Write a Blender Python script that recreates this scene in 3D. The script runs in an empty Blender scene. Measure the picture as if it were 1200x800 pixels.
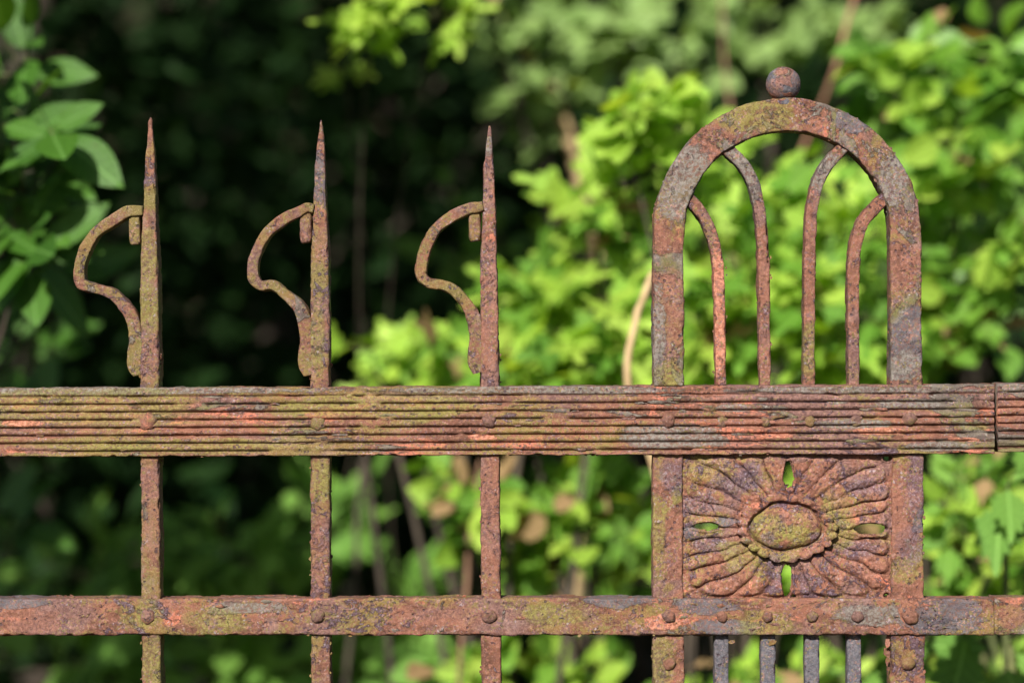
import bpy, math, random
import numpy as np
from mathutils import Vector, Matrix, Quaternion
S = bpy.context.scene
COL = S.collection
rnd = random.Random(7)

# ------------------------------------------------------------------ camera
D0 = 2.1                      # camera to fence front
CZ = 1.25                     # camera height
SC = 36/85*D0/1200            # metres on the fence plane for one photo pixel
cam = bpy.data.cameras.new('camera'); co = bpy.data.objects.new('camera', cam); COL.objects.link(co)
cam.lens = 85; cam.sensor_width = 36; cam.clip_end = 800; cam.clip_start = .05
co.location = (0, -D0, CZ); co.rotation_euler = (math.pi/2, 0, 0)
cam.dof.use_dof = True; cam.dof.focus_distance = D0+.004; cam.dof.aperture_fstop = 2.6; cam.dof.aperture_blades = 0
S.camera = co
# ------------------------------------------------------------------ light
EL, AZ = math.radians(33), math.radians(17)
sd = Vector((-math.sin(AZ)*math.cos(EL), -math.cos(AZ)*math.cos(EL), math.sin(EL)))
W = bpy.data.worlds.new('World'); S.world = W; W.use_nodes = True
wn = W.node_tree; bg = wn.nodes['Background']
sky = wn.nodes.new('ShaderNodeTexSky'); sky.sky_type = 'NISHITA'; sky.sun_disc = False
sky.sun_elevation = EL; sky.sun_rotation = math.pi+AZ
wn.links.new(sky.outputs[0], bg.inputs[0]); bg.inputs[1].default_value = .05
sl = bpy.data.lights.new('sun', 'SUN'); sl.energy = 5.0; sl.angle = math.radians(.53); sl.color = (1, .95, .86)
so = bpy.data.objects.new('sun', sl); COL.objects.link(so); so.rotation_euler = sd.to_track_quat('Z', 'Y').to_euler(); so.location = sd*20
S.view_settings.view_transform = 'Standard'; S.view_settings.look = 'None'; S.view_settings.gamma = 1
S.view_settings.exposure = .75
S.cycles.max_bounces = 6; S.cycles.transmission_bounces = 4; S.cycles.caustics_reflective = False; S.cycles.caustics_refractive = False

# ------------------------------------------------------------------ helpers
def X(px): return (px-600)*SC
def Z(py): return CZ+(400-py)*SC
def at(px, py, y): k = (D0+y)/D0; return Vector(((px-600)*SC*k, y, CZ+(400-py)*SC*k))

_T = np.random.RandomState(3).rand(64, 64, 64).astype(np.float32)*2-1
def vnoise(P):
    F = np.floor(P); f = P-F; I = F.astype(np.int64) & 63; J = (I+1) & 63
    f = f*f*(3-2*f); x, y, z = f[:, 0], f[:, 1], f[:, 2]
    i0, j0, k0 = I.T; i1, j1, k1 = J.T
    a = _T[i0, j0, k0]*(1-x)+_T[i1, j0, k0]*x; b = _T[i0, j1, k0]*(1-x)+_T[i1, j1, k0]*x
    c = _T[i0, j0, k1]*(1-x)+_T[i1, j0, k1]*x; d = _T[i0, j1, k1]*(1-x)+_T[i1, j1, k1]*x
    return (a*(1-y)+b*y)*(1-z)+(c*(1-y)+d*y)*z
def fbm(P, sc, oc=3, off=0.):
    s = 0; a = 1; t = 0
    for o in range(oc):
        s = s+a*vnoise(P*sc+17.3*o+off); t += a; a *= .5; sc *= 2.03
    return s/t

def mesh_np(name, V, F, smooth=True):
    me = bpy.data.meshes.new(name); V = np.asarray(V, np.float32); F = np.asarray(F, np.int32)
    k = F.shape[1]
    me.vertices.add(len(V)); me.vertices.foreach_set('co', V.ravel())
    me.loops.add(F.size); me.loops.foreach_set('vertex_index', F.ravel())
    me.polygons.add(len(F)); me.polygons.foreach_set('loop_start', np.arange(0, F.size, k, dtype=np.int32))
    try: me.polygons.foreach_set('loop_total', np.full(len(F), k, np.int32))
    except Exception: pass
    me.polygons.foreach_set('use_smooth', np.full(len(F), smooth, bool))
    me.update(calc_edges=True); me.validate(); return me

def obj(name, me, mat, parent=None, **kw):
    o = bpy.data.objects.new(name, me); COL.objects.link(o)
    if mat is not None and not me.materials: me.materials.append(mat)
    if parent is not None: o.parent = parent
    for k, v in kw.items(): o[k] = v
    return o
def thing(name, label, cat, loc=(0, 0, 0), group=None):
    o = bpy.data.objects.new(name, None); COL.objects.link(o); o.location = loc; o.empty_display_size = .05
    o['label'] = label; o['category'] = cat
    if group: o['group'] = group
    return o

# ------------------------------------------------------------------ node helper
class NT:
    def __init__(s, name):
        s.m = bpy.data.materials.new(name); s.m.use_nodes = True; s.t = s.m.node_tree
        s.b = s.t.nodes['Principled BSDF']; s.out = s.t.nodes['Material Output']
    def n(s, typ, **kw):
        nd = s.t.nodes.new(typ)
        for k, v in kw.items(): setattr(nd, k, v)
        return nd
    def l(s, a, b): s.t.links.new(a, b)
    def put(s, sock, v):
        if isinstance(v, bpy.types.NodeSocket): s.l(v, sock)
        elif isinstance(v, (tuple, list)) and sock.type == 'RGBA' and len(v) == 3: sock.default_value = (*v, 1)
        else: sock.default_value = v
    def math(s, op, a, b=0., c=None):
        nd = s.n('ShaderNodeMath', operation=op); s.put(nd.inputs[0], a); s.put(nd.inputs[1], b)
        if c is not None: s.put(nd.inputs[2], c)
        return nd.outputs[0]
    def step(s, v, lo, hi, a=0., b=1.):
        nd = s.n('ShaderNodeMapRange', interpolation_type='SMOOTHSTEP')
        for i, q in enumerate((v, lo, hi, a, b)): s.put(nd.inputs[i], q)
        return nd.outputs[0]
    def mix(s, f, a, b, bt='MIX'):
        nd = s.n('ShaderNodeMix', data_type='RGBA', blend_type=bt)
        s.put(nd.inputs[0], f); s.put(nd.inputs[6], a); s.put(nd.inputs[7], b); return nd.outputs[2]
    def noise(s, vec, sc, det=4., rough=.55, dist=0., off=0.):
        nd = s.n('ShaderNodeTexNoise'); v = s.n('ShaderNodeVectorMath', operation='ADD'); s.l(vec, v.inputs[0]); v.inputs[1].default_value = (off, off*.7, -off)
        s.l(v.outputs[0], nd.inputs['Vector']); nd.inputs['Scale'].default_value = sc; nd.inputs['Detail'].default_value = det
        nd.inputs['Roughness'].default_value = rough; nd.inputs['Distortion'].default_value = dist
        return nd.outputs[0]
    def vor(s, vec, sc, feat='F1', rand=1.):
        nd = s.n('ShaderNodeTexVoronoi', feature=feat); s.l(vec, nd.inputs['Vector']); nd.inputs['Scale'].default_value = sc
        nd.inputs['Randomness'].default_value = rand
        return nd

def rust_mat(name, moss=.5, grey=.4, purple=.4, red=.5, stretch=1., sheet=0., dark=0., off=0., gx=0., mx=0., patches=(), gain=1.):
    """weathered painted iron: red lead primer, ochre moss film, grey flaking top coat, purple blistered scale"""
    m = NT(name); tc = m.n('ShaderNodeTexCoord').outputs['Object']
    mp = m.n('ShaderNodeMapping'); m.l(tc, mp.inputs[0]); mp.inputs['Scale'].default_value = (1/stretch, 1, 1); v = mp.outputs[0]
    big = m.noise(v, 14, 3, .5, .3, off+1); mid = m.noise(v, 55, 6, .62, .6, off+2); fin = m.noise(tc, 330, 6, .65, .2, off+3)
    gr = m.noise(tc, 950, 3, .72, 0, off+4)
    sx0 = m.n('ShaderNodeSeparateXYZ'); m.l(tc, sx0.inputs[0]); right = m.step(sx0.outputs[0], .05, .42)
    # primer / rust
    c = m.mix(m.step(mid, .34, .66), (.115, .047, .028), (.285, .118, .072))
    c = m.mix(m.step(fin, .48, .72), c, (.38, .17, .115))
    c = m.mix(m.math('MULTIPLY', m.step(m.noise(v, 42, 5, .6, 1., off+5), .66-.1*red, .71-.1*red), m.step(fin, .40, .52)), c, (.50, .17, .10))
    c = m.mix(m.step(m.noise(v, 24, 4, .5, .5, off+6), .50, .62), c, m.mix(m.step(fin, .35, .65), (.125, .062, .052), (.245, .13, .105)))   # browner rust
    # ochre and olive moss film
    ms = m.math('ADD', m.math('ADD', m.math('MULTIPLY', m.noise(v, 20, 5, .6, .8, off+7), .75), m.math('MULTIPLY', mid, .2)), m.math('MULTIPLY', fin, .35)); ms = m.math('ADD', ms, m.math('MULTIPLY', right, -mx))
    mo = m.step(ms, .79-.26*moss, .87-.26*moss)
    mc = m.mix(m.step(m.noise(v, 60, 4, .6, .3, off+8), .38, .62), (.23, .13, .035), (.165, .15, .03))
    mc = m.mix(m.step(gr, .45, .7), mc, (.27, .23, .08))
    c = m.mix(m.math('MULTIPLY', mo, .86), c, mc)
    # pinkish pale film
    c = m.mix(m.math('MULTIPLY', m.step(m.noise(v, 34, 6, .7, .6, off+9), .56, .66), .45), c, (.31, .20, .17))
    # purple blistered scale
    pn = m.noise(v, 95, 7, .68, .9, off+10); pb = m.noise(v, 17, 3, .5, .3, off+11)
    pu = m.step(m.math('ADD', pn, m.math('MULTIPLY', pb, .5)), .93-.17*purple, .955-.17*purple)
    pc = m.mix(m.step(m.noise(tc, 520, 5, .7, .4, off+12), .50, .72), (.085, .048, .068), (.36, .29, .36))  # pale lilac end is sparkle highlights painted into the scale colour
    c = m.mix(m.math('MULTIPLY', pu, .9), c, pc)
    # grey flaking coat, sharp edged sheets
    gn = m.noise(v, 24, 7, .66, 1.1, off+13); gn0 = gn
    gn = m.math('ADD', gn, m.math('MULTIPLY', right, gx))
    gm = m.step(gn, .70-.24*grey, .712-.24*grey)
    ge = m.math('MULTIPLY', m.step(gn, .672-.24*grey, .70-.24*grey), m.step(gn, .712-.24*grey, .702-.24*grey))
    gc = m.mix(m.step(m.noise(v, 70, 5, .7, .3, off+14), .38, .62), (.095, .08, .065), (.19, .17, .14))
    gc = m.mix(m.step(m.noise(tc, 210, 5, .7, 0, off+15), .57, .66), gc, (.31, .29, .25))
    gc = m.mix(m.step(m.noise(v, 40, 3, .5, 0, off+16), .50, .64), gc, (.15, .14, .05))
    c = m.mix(m.math('MULTIPLY', gm, .93), c, gc)
    c = m.mix(m.math('MULTIPLY', ge, .75), c, (.07, .035, .025))
    if sheet:   # intact smooth slate paint
        sn = m.noise(v, 12, 5, .6, .5, off+17); sm = m.step(sn, .62-.3*sheet, .63-.3*sheet)
        c = m.mix(sm, c, m.mix(m.step(fin, .4, .62), (.088, .088, .105), (.15, .145, .16)))
    # surviving coats and growths of their own shape on this piece
    for (qx, qy, qa, qb, what) in patches:
        sh = m.n('ShaderNodeVectorMath', operation='SUBTRACT'); m.l(tc, sh.inputs[0]); sh.inputs[1].default_value = (X(qx), 0, Z(qy))
        sl2 = m.n('ShaderNodeVectorMath', operation='MULTIPLY'); m.l(sh.outputs[0], sl2.inputs[0]); sl2.inputs[1].default_value = (1/(qa*SC), 0, 1/(qb*SC))
        ln = m.n('ShaderNodeVectorMath', operation='LENGTH'); m.l(sl2.outputs[0], ln.inputs[0])
        dd = m.math('ADD', ln.outputs['Value'], m.math('MULTIPLY', m.math('SUBTRACT', gn0, .5), 3.2)); dd = m.math('ADD', dd, m.math('MULTIPLY', m.math('SUBTRACT', fin, .5), .9))
        soft = what in ('moss', 'salmon', 'purple')
        pm = m.step(dd, 1.25 if soft else 1.03, .85 if soft else .97)
        col = dict(slate=m.mix(m.step(mid, .35, .65), (.085, .082, .095), (.15, .14, .15)), grey=m.mix(m.step(fin, .4, .62), (.12, .11, .095), (.24, .22, .19)),
                   moss=m.mix(m.step(fin, .4, .62), (.15, .14, .03), (.27, .25, .06)), salmon=m.mix(m.step(fin, .4, .65), (.22, .092, .062), (.33, .15, .10)),
                   orange=m.mix(m.step(fin, .4, .65), (.42, .14, .08), (.62, .28, .18)), purple=m.mix(m.step(m.noise(tc, 520, 5, .7, .4, off+12), .45, .72), (.09, .055, .075), (.36, .30, .37)))[what]  # the pale end of purple is the same painted sparkle
        c = m.mix(m.math('MULTIPLY', m.math('MULTIPLY', pm, m.step(fin, .36, .56, .35, 1.)), .66 if soft else .95), c, col)
        if not soft: gm = m.math('MAXIMUM', gm, pm)
    # fine mosaic of scale, film and grit
    dv = m.n('ShaderNodeVectorMath', operation='ADD'); m.l(tc, dv.inputs[0])
    nz3 = m.n('ShaderNodeTexNoise'); m.l(tc, nz3.inputs['Vector']); nz3.inputs['Scale'].default_value = 500; nz3.inputs['Detail'].default_value = 2
    sc3 = m.n('ShaderNodeVectorMath', operation='SCALE'); m.l(nz3.outputs['Color'], sc3.inputs[0]); sc3.inputs['Scale'].default_value = .0022; m.l(sc3.outputs[0], dv.inputs[1])
    vc = m.vor(dv.outputs[0], 620); sx = m.n('ShaderNodeSeparateColor'); m.l(vc.outputs['Color'], sx.inputs[0])
    wm = m.step(m.noise(tc, 48, 5, .65, .6, off+30), .46, .60)
    cell = m.mix(m.step(sx.outputs[1], .45, .5), (.20, .155, .05), (.15, .09, .10)); cell = m.mix(m.step(sx.outputs[2], .70, .74), cell, (.36, .20, .15)); cell = m.mix(m.step(sx.outputs[2], .955, .965), cell, (.36, .30, .31))
    c = m.mix(m.math('MULTIPLY', m.math('MULTIPLY', m.step(sx.outputs[0], .48, .54), m.math('ADD', m.math('MULTIPLY', wm, .62), .10)), 1.), c, cell)
    # pale lichen specks and dark pits
    vo = m.vor(tc, 420); lich = m.math('MULTIPLY', m.step(vo.outputs['Distance'], .20, .12), m.step(m.noise(tc, 70, 4, .6, 0, off+18), .58, .66))
    c = m.mix(m.math('MULTIPLY', lich, .8), c, (.38, .34, .30))
    v2 = m.vor(tc, 190); pit = m.math('MULTIPLY', m.step(v2.outputs['Distance'], .30, .2), m.step(m.noise(tc, 60, 3, .6, 0, off+19), .54, .6))
    c = m.mix(m.math('MULTIPLY', pit, .75), c, (.065, .04, .05))
    spk = m.math('MULTIPLY', m.step(gr, .60, .68), m.step(m.noise(tc, 110, 3, .6, .3, off+33), .42, .60))
    c = m.mix(m.math('MULTIPLY', spk, .62), c, (.38, .28, .31))  # fine pale lilac sparkle, glints painted into the colour
    c = m.mix(m.math('MULTIPLY', m.math('MULTIPLY', m.step(gr, .40, .31), m.step(m.noise(tc, 90, 3, .6, .3, off+35), .40, .58)), .75), c, (.055, .033, .035))
    c = m.mix(1, c, m.mix(gr, tuple(q*gain for q in (.34, .335, .345)), tuple(q*gain for q in (1.27, 1.22, 1.26))), 'MULTIPLY')
    if dark: c = m.mix(dark, c, (.07, .045, .035))
    m.l(c, m.b.inputs['Base Color'])
    rgh = m.math('SUBTRACT', .76, m.math('MULTIPLY', pu, .42)); m.l(rgh, m.b.inputs['Roughness'])
    m.b.inputs['Specular IOR Level'].default_value = .32
    h = m.math('ADD', m.math('MULTIPLY', gm, .9), m.math('MULTIPLY', fin, 1.3))
    h = m.math('ADD', h, m.math('MULTIPLY', pu, .7)); h = m.math('SUBTRACT', h, m.math('MULTIPLY', pit, .8))
    h = m.math('ADD', h, m.math('MULTIPLY', mid, 1.6)); h = m.math('ADD', h, m.math('MULTIPLY', gr, .45)); h = m.math('ADD', h, m.math('MULTIPLY', lich, .3))
    h = m.math('ADD', h, m.math('MULTIPLY', m.math('MULTIPLY', pu, m.noise(tc, 520, 5, .7, .4, off+12)), 1.3))
    bp = m.n('ShaderNodeBump'); bp.inputs['Strength'].default_value = 1.; bp.inputs['Distance'].default_value = .00085
    m.l(h, bp.inputs['Height']); m.l(bp.outputs[0], m.b.inputs['Normal'])
    return m.m

M = {}
M['rail'] = rust_mat('ribbed_rail_iron', moss=.66, grey=.36, purple=.30, red=.9, stretch=3.2, off=0, gx=.05, mx=.06, patches=[
    (785, 512, 55, 13, 'grey'), (120, 457, 260, 4.5, 'grey'), (650, 457, 190, 5, 'grey'), (990, 457, 170, 4, 'grey'), (1080, 473, 50, 7, 'grey'), (1110, 522, 45, 6, 'grey'), (860, 478, 30, 5, 'grey'), (1140, 500, 20, 6, 'moss'), (1000, 497, 45, 5, 'grey'),
    (90, 480, 160, 20, 'moss'), (450, 475, 120, 14, 'moss'), (200, 522, 160, 8, 'moss'), (912, 510, 22, 4, 'orange'), (1035, 505, 40, 4, 'orange'), (1130, 515, 25, 4, 'orange'), (30, 496, 25, 4, 'orange'), (565, 512, 18, 4, 'orange')])
M['low'] = rust_mat('lower_rail_iron', moss=.54, grey=.22, purple=.38, red=.6, stretch=1.5, off=5, gx=.04, patches=[
    (1110, 722, 48, 22, 'slate'), (815, 706, 42, 11, 'slate'), (840, 735, 45, 8, 'slate'), (1015, 722, 38, 14, 'grey'), (25, 706, 45, 6, 'slate'), (290, 712, 40, 9, 'grey'), (735, 702, 40, 8, 'slate'),
    (172, 722, 26, 16, 'moss'), (650, 720, 30, 12, 'moss'), (905, 730, 30, 14, 'moss'), (255, 725, 40, 12, 'moss'), (1188, 725, 25, 18, 'salmon'), (530, 722, 60, 14, 'salmon'), (40, 728, 50, 12, 'salmon'), (780, 730, 30, 12, 'orange')])
M['picket_one'] = rust_mat('mossy_picket_iron', moss=.66, grey=.14, purple=.60, red=.1, off=9, dark=.10, patches=[(172, 330, 12, 60, 'moss'), (176, 430, 10, 30, 'salmon'), (176, 600, 14, 60, 'salmon'), (178, 780, 14, 30, 'moss')])
M['picket_two'] = rust_mat('patchy_picket_iron', moss=.58, grey=.14, purple=.66, red=.2, off=118, dark=.08, patches=[(371, 205, 9, 30, 'slate'), (376, 290, 10, 18, 'salmon'), (374, 650, 12, 40, 'salmon'), (372, 390, 9, 40, 'moss'), (376, 560, 12, 25, 'moss')])
M['picket_red'] = rust_mat('red_picket_iron', moss=.28, grey=.08, purple=.60, red=.4, off=14, patches=[(573, 170, 7, 17, 'grey'), (574, 350, 11, 90, 'salmon'), (574, 620, 11, 90, 'salmon')])
M['hook'] = rust_mat('mossy_hook_iron', moss=.80, grey=.42, purple=.50, red=.1, off=3, dark=.10)
M['arch'] = rust_mat('arch_iron', moss=.58, grey=.62, purple=.30, red=.15, off=21, patches=[(1064, 393, 22, 46, 'slate'), (1062, 432, 20, 14, 'grey'), (1060, 325, 20, 34, 'salmon'), (786, 350, 22, 60, 'salmon'), (800, 215, 30, 45, 'grey'), (1000, 140, 30, 16, 'slate'), (880, 135, 40, 18, 'moss'), (1048, 210, 20, 35, 'grey'), (772, 400, 8, 60, 'grey'), (785, 440, 20, 20, 'moss')])
M['post'] = rust_mat('post_iron', moss=.50, grey=.24, purple=.60, red=.3, off=27, patches=[(1074, 565, 12, 45, 'purple'), (1078, 612, 9, 13, 'slate'), (1062, 668, 18, 13, 'moss'), (1068, 640, 16, 22, 'purple'), (776, 775, 13, 32, 'moss'), (772, 620, 10, 50, 'moss'), (790, 560, 14, 20, 'purple'), (1055, 600, 12, 40, 'salmon'), (790, 640, 12, 30, 'salmon')])
M['bars'] = rust_mat('arch_bar_iron', moss=.20, grey=.16, purple=.62, red=.4, off=33, patches=[(873, 200, 22, 38, 'grey'), (968, 200, 22, 30, 'grey'), (842, 360, 12, 80, 'orange'), (897, 380, 12, 80, 'salmon'), (949, 270, 12, 40, 'salmon'), (949, 410, 12, 30, 'moss')])
M['rose'] = rust_mat('rosette_iron', gain=1.16, moss=.48, grey=.04, purple=.62, red=.25, off=38, patches=[(855, 570, 26, 12, 'purple'), (822, 590, 26, 10, 'purple'), (838, 640, 22, 10, 'purple'), (880, 560, 12, 18, 'purple'), (1010, 570, 26, 10, 'purple'), (1005, 645, 22, 9, 'purple'), (908, 670, 9, 18, 'purple'), (945, 680, 10, 16, 'purple'), (850, 612, 14, 7, 'slate'), (808, 625, 9, 8, 'slate'), (865, 650, 20, 20, 'moss'), (985, 610, 16, 30, 'moss'), (880, 685, 4, 9, 'orange'), (985, 585, 10, 16, 'salmon'), (1015, 665, 24, 14, 'salmon'), (965, 560, 20, 14, 'salmon')])
M['boss'] = rust_mat('boss_iron', gain=1.2, moss=.62, grey=.0, purple=.50, red=.3, off=44, patches=[(900, 622, 22, 16, 'moss'), (935, 625, 16, 9, 'moss'), (950, 600, 16, 12, 'salmon'), (900, 630, 6, 6, 'purple'), (955, 627, 8, 5, 'purple')])
M['slate'] = rust_mat('slate_painted_iron', moss=.1, grey=.0, purple=.3, red=.4, sheet=1.1, off=50)
M['ball'] = rust_mat('ball_iron', moss=.25, grey=.3, purple=.62, red=.5, sheet=.2, off=60, patches=[(908, 103, 9, 14, 'salmon'), (934, 98, 7, 18, 'slate'), (918, 84, 12, 6, 'salmon')])
M['rivet'] = rust_mat('rivet_iron', moss=.5, grey=.30, purple=.30, red=.5, dark=.25, off=66)

# ------------------------------------------------------------------ iron parts
def resample(P, ds_in=.0014, ds_out=.02, smooth=True):
    """dense points along a polyline (photo-plane XZ); coarse where it leaves the detailed zone"""
    P = np.asarray(P, float)
    if smooth and len(P) > 2:
        Q = []
        E = np.vstack([2*P[0]-P[1], P, 2*P[-1]-P[-2]])
        for i in range(1, len(E)-2):
            p0, p1, p2, p3 = E[i-1:i+3]; t = np.linspace(0, 1, 12, endpoint=False)[:, None]
            Q.append(.5*((2*p1)+(p2-p0)*t+(2*p0-5*p1+4*p2-p3)*t*t+(3*p1-p0-3*p2+p3)*t**3))
        P = np.vstack(Q+[P[-1:]])
    seg = np.linalg.norm(np.diff(P[:, :2], axis=0), axis=1); L = np.concatenate([[0], np.cumsum(seg)])
    s = [0.]
    while s[-1] < L[-1]:
        x = np.interp(s[-1], L, P[:, 0]); z = np.interp(s[-1], L, P[:, 1])
        s.append(s[-1]+(ds_in if (.90 < z < 1.6 and abs(x) < .52) else ds_out))
    s[-1] = L[-1]
    if len(s) > 2 and s[-1]-s[-2] < 1e-5: s.pop(-2)
    return np.stack([np.interp(s, L, P[:, k]) for k in range(P.shape[1])], 1)

def rrect(nu, nv, r=.12):
    """closed ring of a rounded rectangle in [-.5,.5]^2; returns pts, normals, corner weight"""
    side = []
    a = np.linspace(-.5, .5, nu, endpoint=False); b = np.linspace(-.5, .5, nv, endpoint=False)
    side += [(t, -.5) for t in a]+[(.5, t) for t in b]+[(-t, .5) for t in a]+[(-.5, -t) for t in b]
    return np.array(side)

def sweep(name, path, mat, parent, y0=.003, y1=.027, nu=12, nv=7, amp=1., seed=0., rad=.0011, profile=None, cap=True, smooth=True, ds=.0014):
    """path rows: x, z, width [, depth scale]; bar of rounded-rectangle section swept along it, corroded by noise"""
    P = resample(path, ds_in=ds, smooth=smooth); n = len(P)
    T = np.gradient(P[:, :2], axis=0); T /= np.linalg.norm(T, axis=1)[:, None]+1e-12
    N = np.stack([T[:, 1], -T[:, 0]], 1)         # in-plane side
    w = P[:, 2]; dep = P[:, 3] if P.shape[1] > 3 else np.ones(n)
    R = rrect(nu, nv); K = len(R)
    U = R[:, 0][None, :]*w[:, None]; Vv = R[:, 1][None, :]*((y1-y0)*dep)[:, None]
    hw = w[:, None]/2; hd = ((y1-y0)*dep)[:, None]/2; r = np.minimum(rad, np.minimum(hw, hd)*.8)
    au = np.abs(U)-(hw-r); av = np.abs(Vv)-(hd-r)
    inc = (au > 0) & (av > 0); ln = np.sqrt(np.maximum(au, 0)**2+np.maximum(av, 0)**2)+1e-12
    k = np.where(inc, r/ln, 1.)
    U2 = np.where(inc, np.sign(U)*(hw-r+np.maximum(au, 0)*k), U); V2 = np.where(inc, np.sign(Vv)*(hd-r+np.maximum(av, 0)*k), Vv)
    nu_ = np.where(inc, au/ln, (au >= av)*1.)*np.sign(U); nv_ = np.where(inc, av/ln, (av > au)*1.)*np.sign(Vv)
    ymid = (y0+y1)/2
    if profile is not None:
        pu_ = P[:, 0][:, None]+0*U2; pv_ = R[:, 0][None, :]+0*U2
        Q3 = np.stack([pu_.ravel(), 0*pu_.ravel(), pv_.ravel()*w.mean()], 1)
        wob = (.0028*fbm(Q3*np.array([1, 1, .3]), 30, 3, seed)).reshape(pu_.shape)
        pr = profile(pv_+wob)
        # worn ridges: stretches where a rib has rusted away or is bridged by lifted scale
        Q4 = Q3*np.array([.33, 1, 1]); ww = fbm(Q4, 150, 3, seed+40).reshape(pu_.shape); w2 = fbm(Q4, 75, 3, seed+60).reshape(pu_.shape)
        rt_ = np.clip((pu_-.05)/.4, 0, 1)*.10
        pr = pr+.0010*np.clip((ww-.30+rt_*.8)*10, 0, 1); br_ = .9*np.clip((w2-.44+rt_*.9)*10, 0, 1); pr = pr*(1-br_)+(-.0012)*br_
        V2 = V2+np.where(nv_ < -.5, pr, 0)
    x = P[:, 0][:, None]+N[:, 0][:, None]*U2; z = P[:, 1][:, None]+N[:, 1][:, None]*U2; y = ymid+V2
    V = np.stack([x, y, z], 2).reshape(-1, 3)
    nn = np.stack([N[:, 0][:, None]*nu_, nv_, N[:, 1][:, None]*nu_], 2).reshape(-1, 3)
    d = .00055*fbm(V, 45, 2, seed)+.0006*fbm(V, 190, 3, seed+5)
    fl = fbm(V, 75, 3, seed+9); d += .0006*np.clip((fl-.12)*9, 0, 1)      # flaking sheet steps
    cw = inc.astype(float).reshape(-1); ch = fbm(V, 130, 2, seed+2)
    d -= cw*np.clip(ch-.1, 0, 1)*.0035
    V = V+nn*(d*amp)[:, None]
    i = np.arange(n-1)[:, None]*K; j = np.arange(K)[None, :]; j2 = (j+1) % K
    F = np.stack([i+j, i+j2, i+K+j2, i+K+j], 2).reshape(-1, 4)
    if cap:
        c0, c1 = len(V), len(V)+1; V = np.vstack([V, V[:K].mean(0), V[(n-1)*K:n*K].mean(0)])
        j = np.arange(K); j2 = (j+1) % K; b = (n-1)*K
        F = np.vstack([F, np.stack([np.full(K, c0), j2, j, np.full(K, c0)], 1), np.stack([np.full(K, c1), b+j, b+j2, np.full(K, c1)], 1)])
        q = F[:-2*K]; t = F[-2*K:, :3]
        me = mesh_mixed(name, V, q, t)
    else: me = mesh_np(name, V, F)
    return obj(name, me, mat, parent)

def mesh_mixed(name, V, Q, T):
    me = bpy.data.meshes.new(name); V = np.asarray(V, np.float32)
    loops = np.concatenate([Q.ravel(), T.ravel()]).astype(np.int32)
    st = np.concatenate([np.arange(len(Q))*4, len(Q)*4+np.arange(len(T))*3]).astype(np.int32)
    me.vertices.add(len(V)); me.vertices.foreach_set('co', V.ravel())
    me.loops.add(len(loops)); me.loops.foreach_set('vertex_index', loops)
    me.polygons.add(len(st)); me.polygons.foreach_set('loop_start', st)
    try: me.polygons.foreach_set('loop_total', np.concatenate([np.full(len(Q), 4), np.full(len(T), 3)]).astype(np.int32))
    except Exception: pass
    me.polygons.foreach_set('use_smooth', np.ones(len(st), bool)); me.update(calc_edges=True); me.validate(); return me

def pxpath(rows): return [(X(r[0]), Z(r[1]), r[2]*SC)+tuple(r[3:]) for r in rows]

def dome(name, px, py, rpx, hgt, mat, parent, ybase=0., seed=0., ring=True, flat=.0):
    """rivet head: lumpy dome on the face y=ybase, bulging towards -y"""
    nr, na = 9, 26; r = rpx*SC; cx, cz = X(px), Z(py); V = [(cx, ybase-hgt, cz)]
    for a in range(1, nr+1):
        t = a/nr
        for b in range(na):
            th = b/na*2*math.pi; rr = r*t*(1+.07*math.sin(2*th+seed)+.05*math.sin(5*th+seed*2))
            V.append((cx+rr*math.cos(th), ybase-hgt*max(0, 1-t**2.6)**.6+(.0012 if a == nr else 0), cz+rr*math.sin(th)))
    V = np.array(V); V[:, 1] += .0009*fbm(V, 260, 3, seed)
    T = [(0, 1+(b+1) % na, 1+b) for b in range(na)]; Q = []
    for a in range(nr-1):
        for b in range(na):
            i = 1+a*na; Q.append((i+b, i+(b+1) % na, i+na+(b+1) % na, i+na+b))
    return obj(name, mesh_mixed(name, V, np.array(Q), np.array(T)), mat, parent)

fence = thing('iron_fence', 'long rusty iron fence section with three hooked spikes and an arched post panel', 'fence')
G0 = .0                                                        # ground level
# --- ribbed top rail
def ribs(u):
    q = (u+.5)*79.5                                            # pixels from one edge; sides checked below
    q = 79.5-q if RIBFLIP else q
    y = np.zeros_like(q)
    g = 10.5+9.05*np.arange(8)
    for i, gg in enumerate(g):
        dd = (q-gg); y += .0023*np.exp(-(dd/1.25)**2)+.0006*np.exp(-((dd-2.2)/1.5)**2)
    ph = (q-10.5)/9.05 % 1; y += np.where(q > 10.5, -.0011*np.sin(np.pi*ph)**.8, 0)
    return y
RIBFLIP = False
def top_rail(x0, yt0, yb0, x1, yt1, yb1, par, seed):
    n = 26; rows = []
    for i in range(n+1):
        t = i/n; x = x0+(x1-x0)*t; a = yt0+(yt1-yt0)*t; b = yb0+(yb1-yb0)*t
        rows.append((X(x), Z((a+b)/2), (b-a)*SC))
    return sweep('top_rail', rows, M['rail'], par, 0, .028, nu=88, nv=5, amp=1., seed=seed, profile=ribs, rad=.0014, smooth=False, ds=.0020)
tr = top_rail(-700, 457.5, 537.2, 1165.3, 450.3, 531.5, fence, 1.)
# --- lower rail
lr = sweep('lower_rail', pxpath([(-700, 723.5, 42), (0, 722.5, 42), (600, 722.5, 43), (1164.5, 722.5, 42.5)]), M['low'], fence, 0, .028, nu=26, nv=12, amp=1.25, seed=4., smooth=False, ds=.0016)
br = sweep('bottom_rail', [(X(-700), .14, .032), (X(1164.5), .14, .032)], M['low'], fence, 0, .028, nu=6, nv=5, smooth=False)
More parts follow.
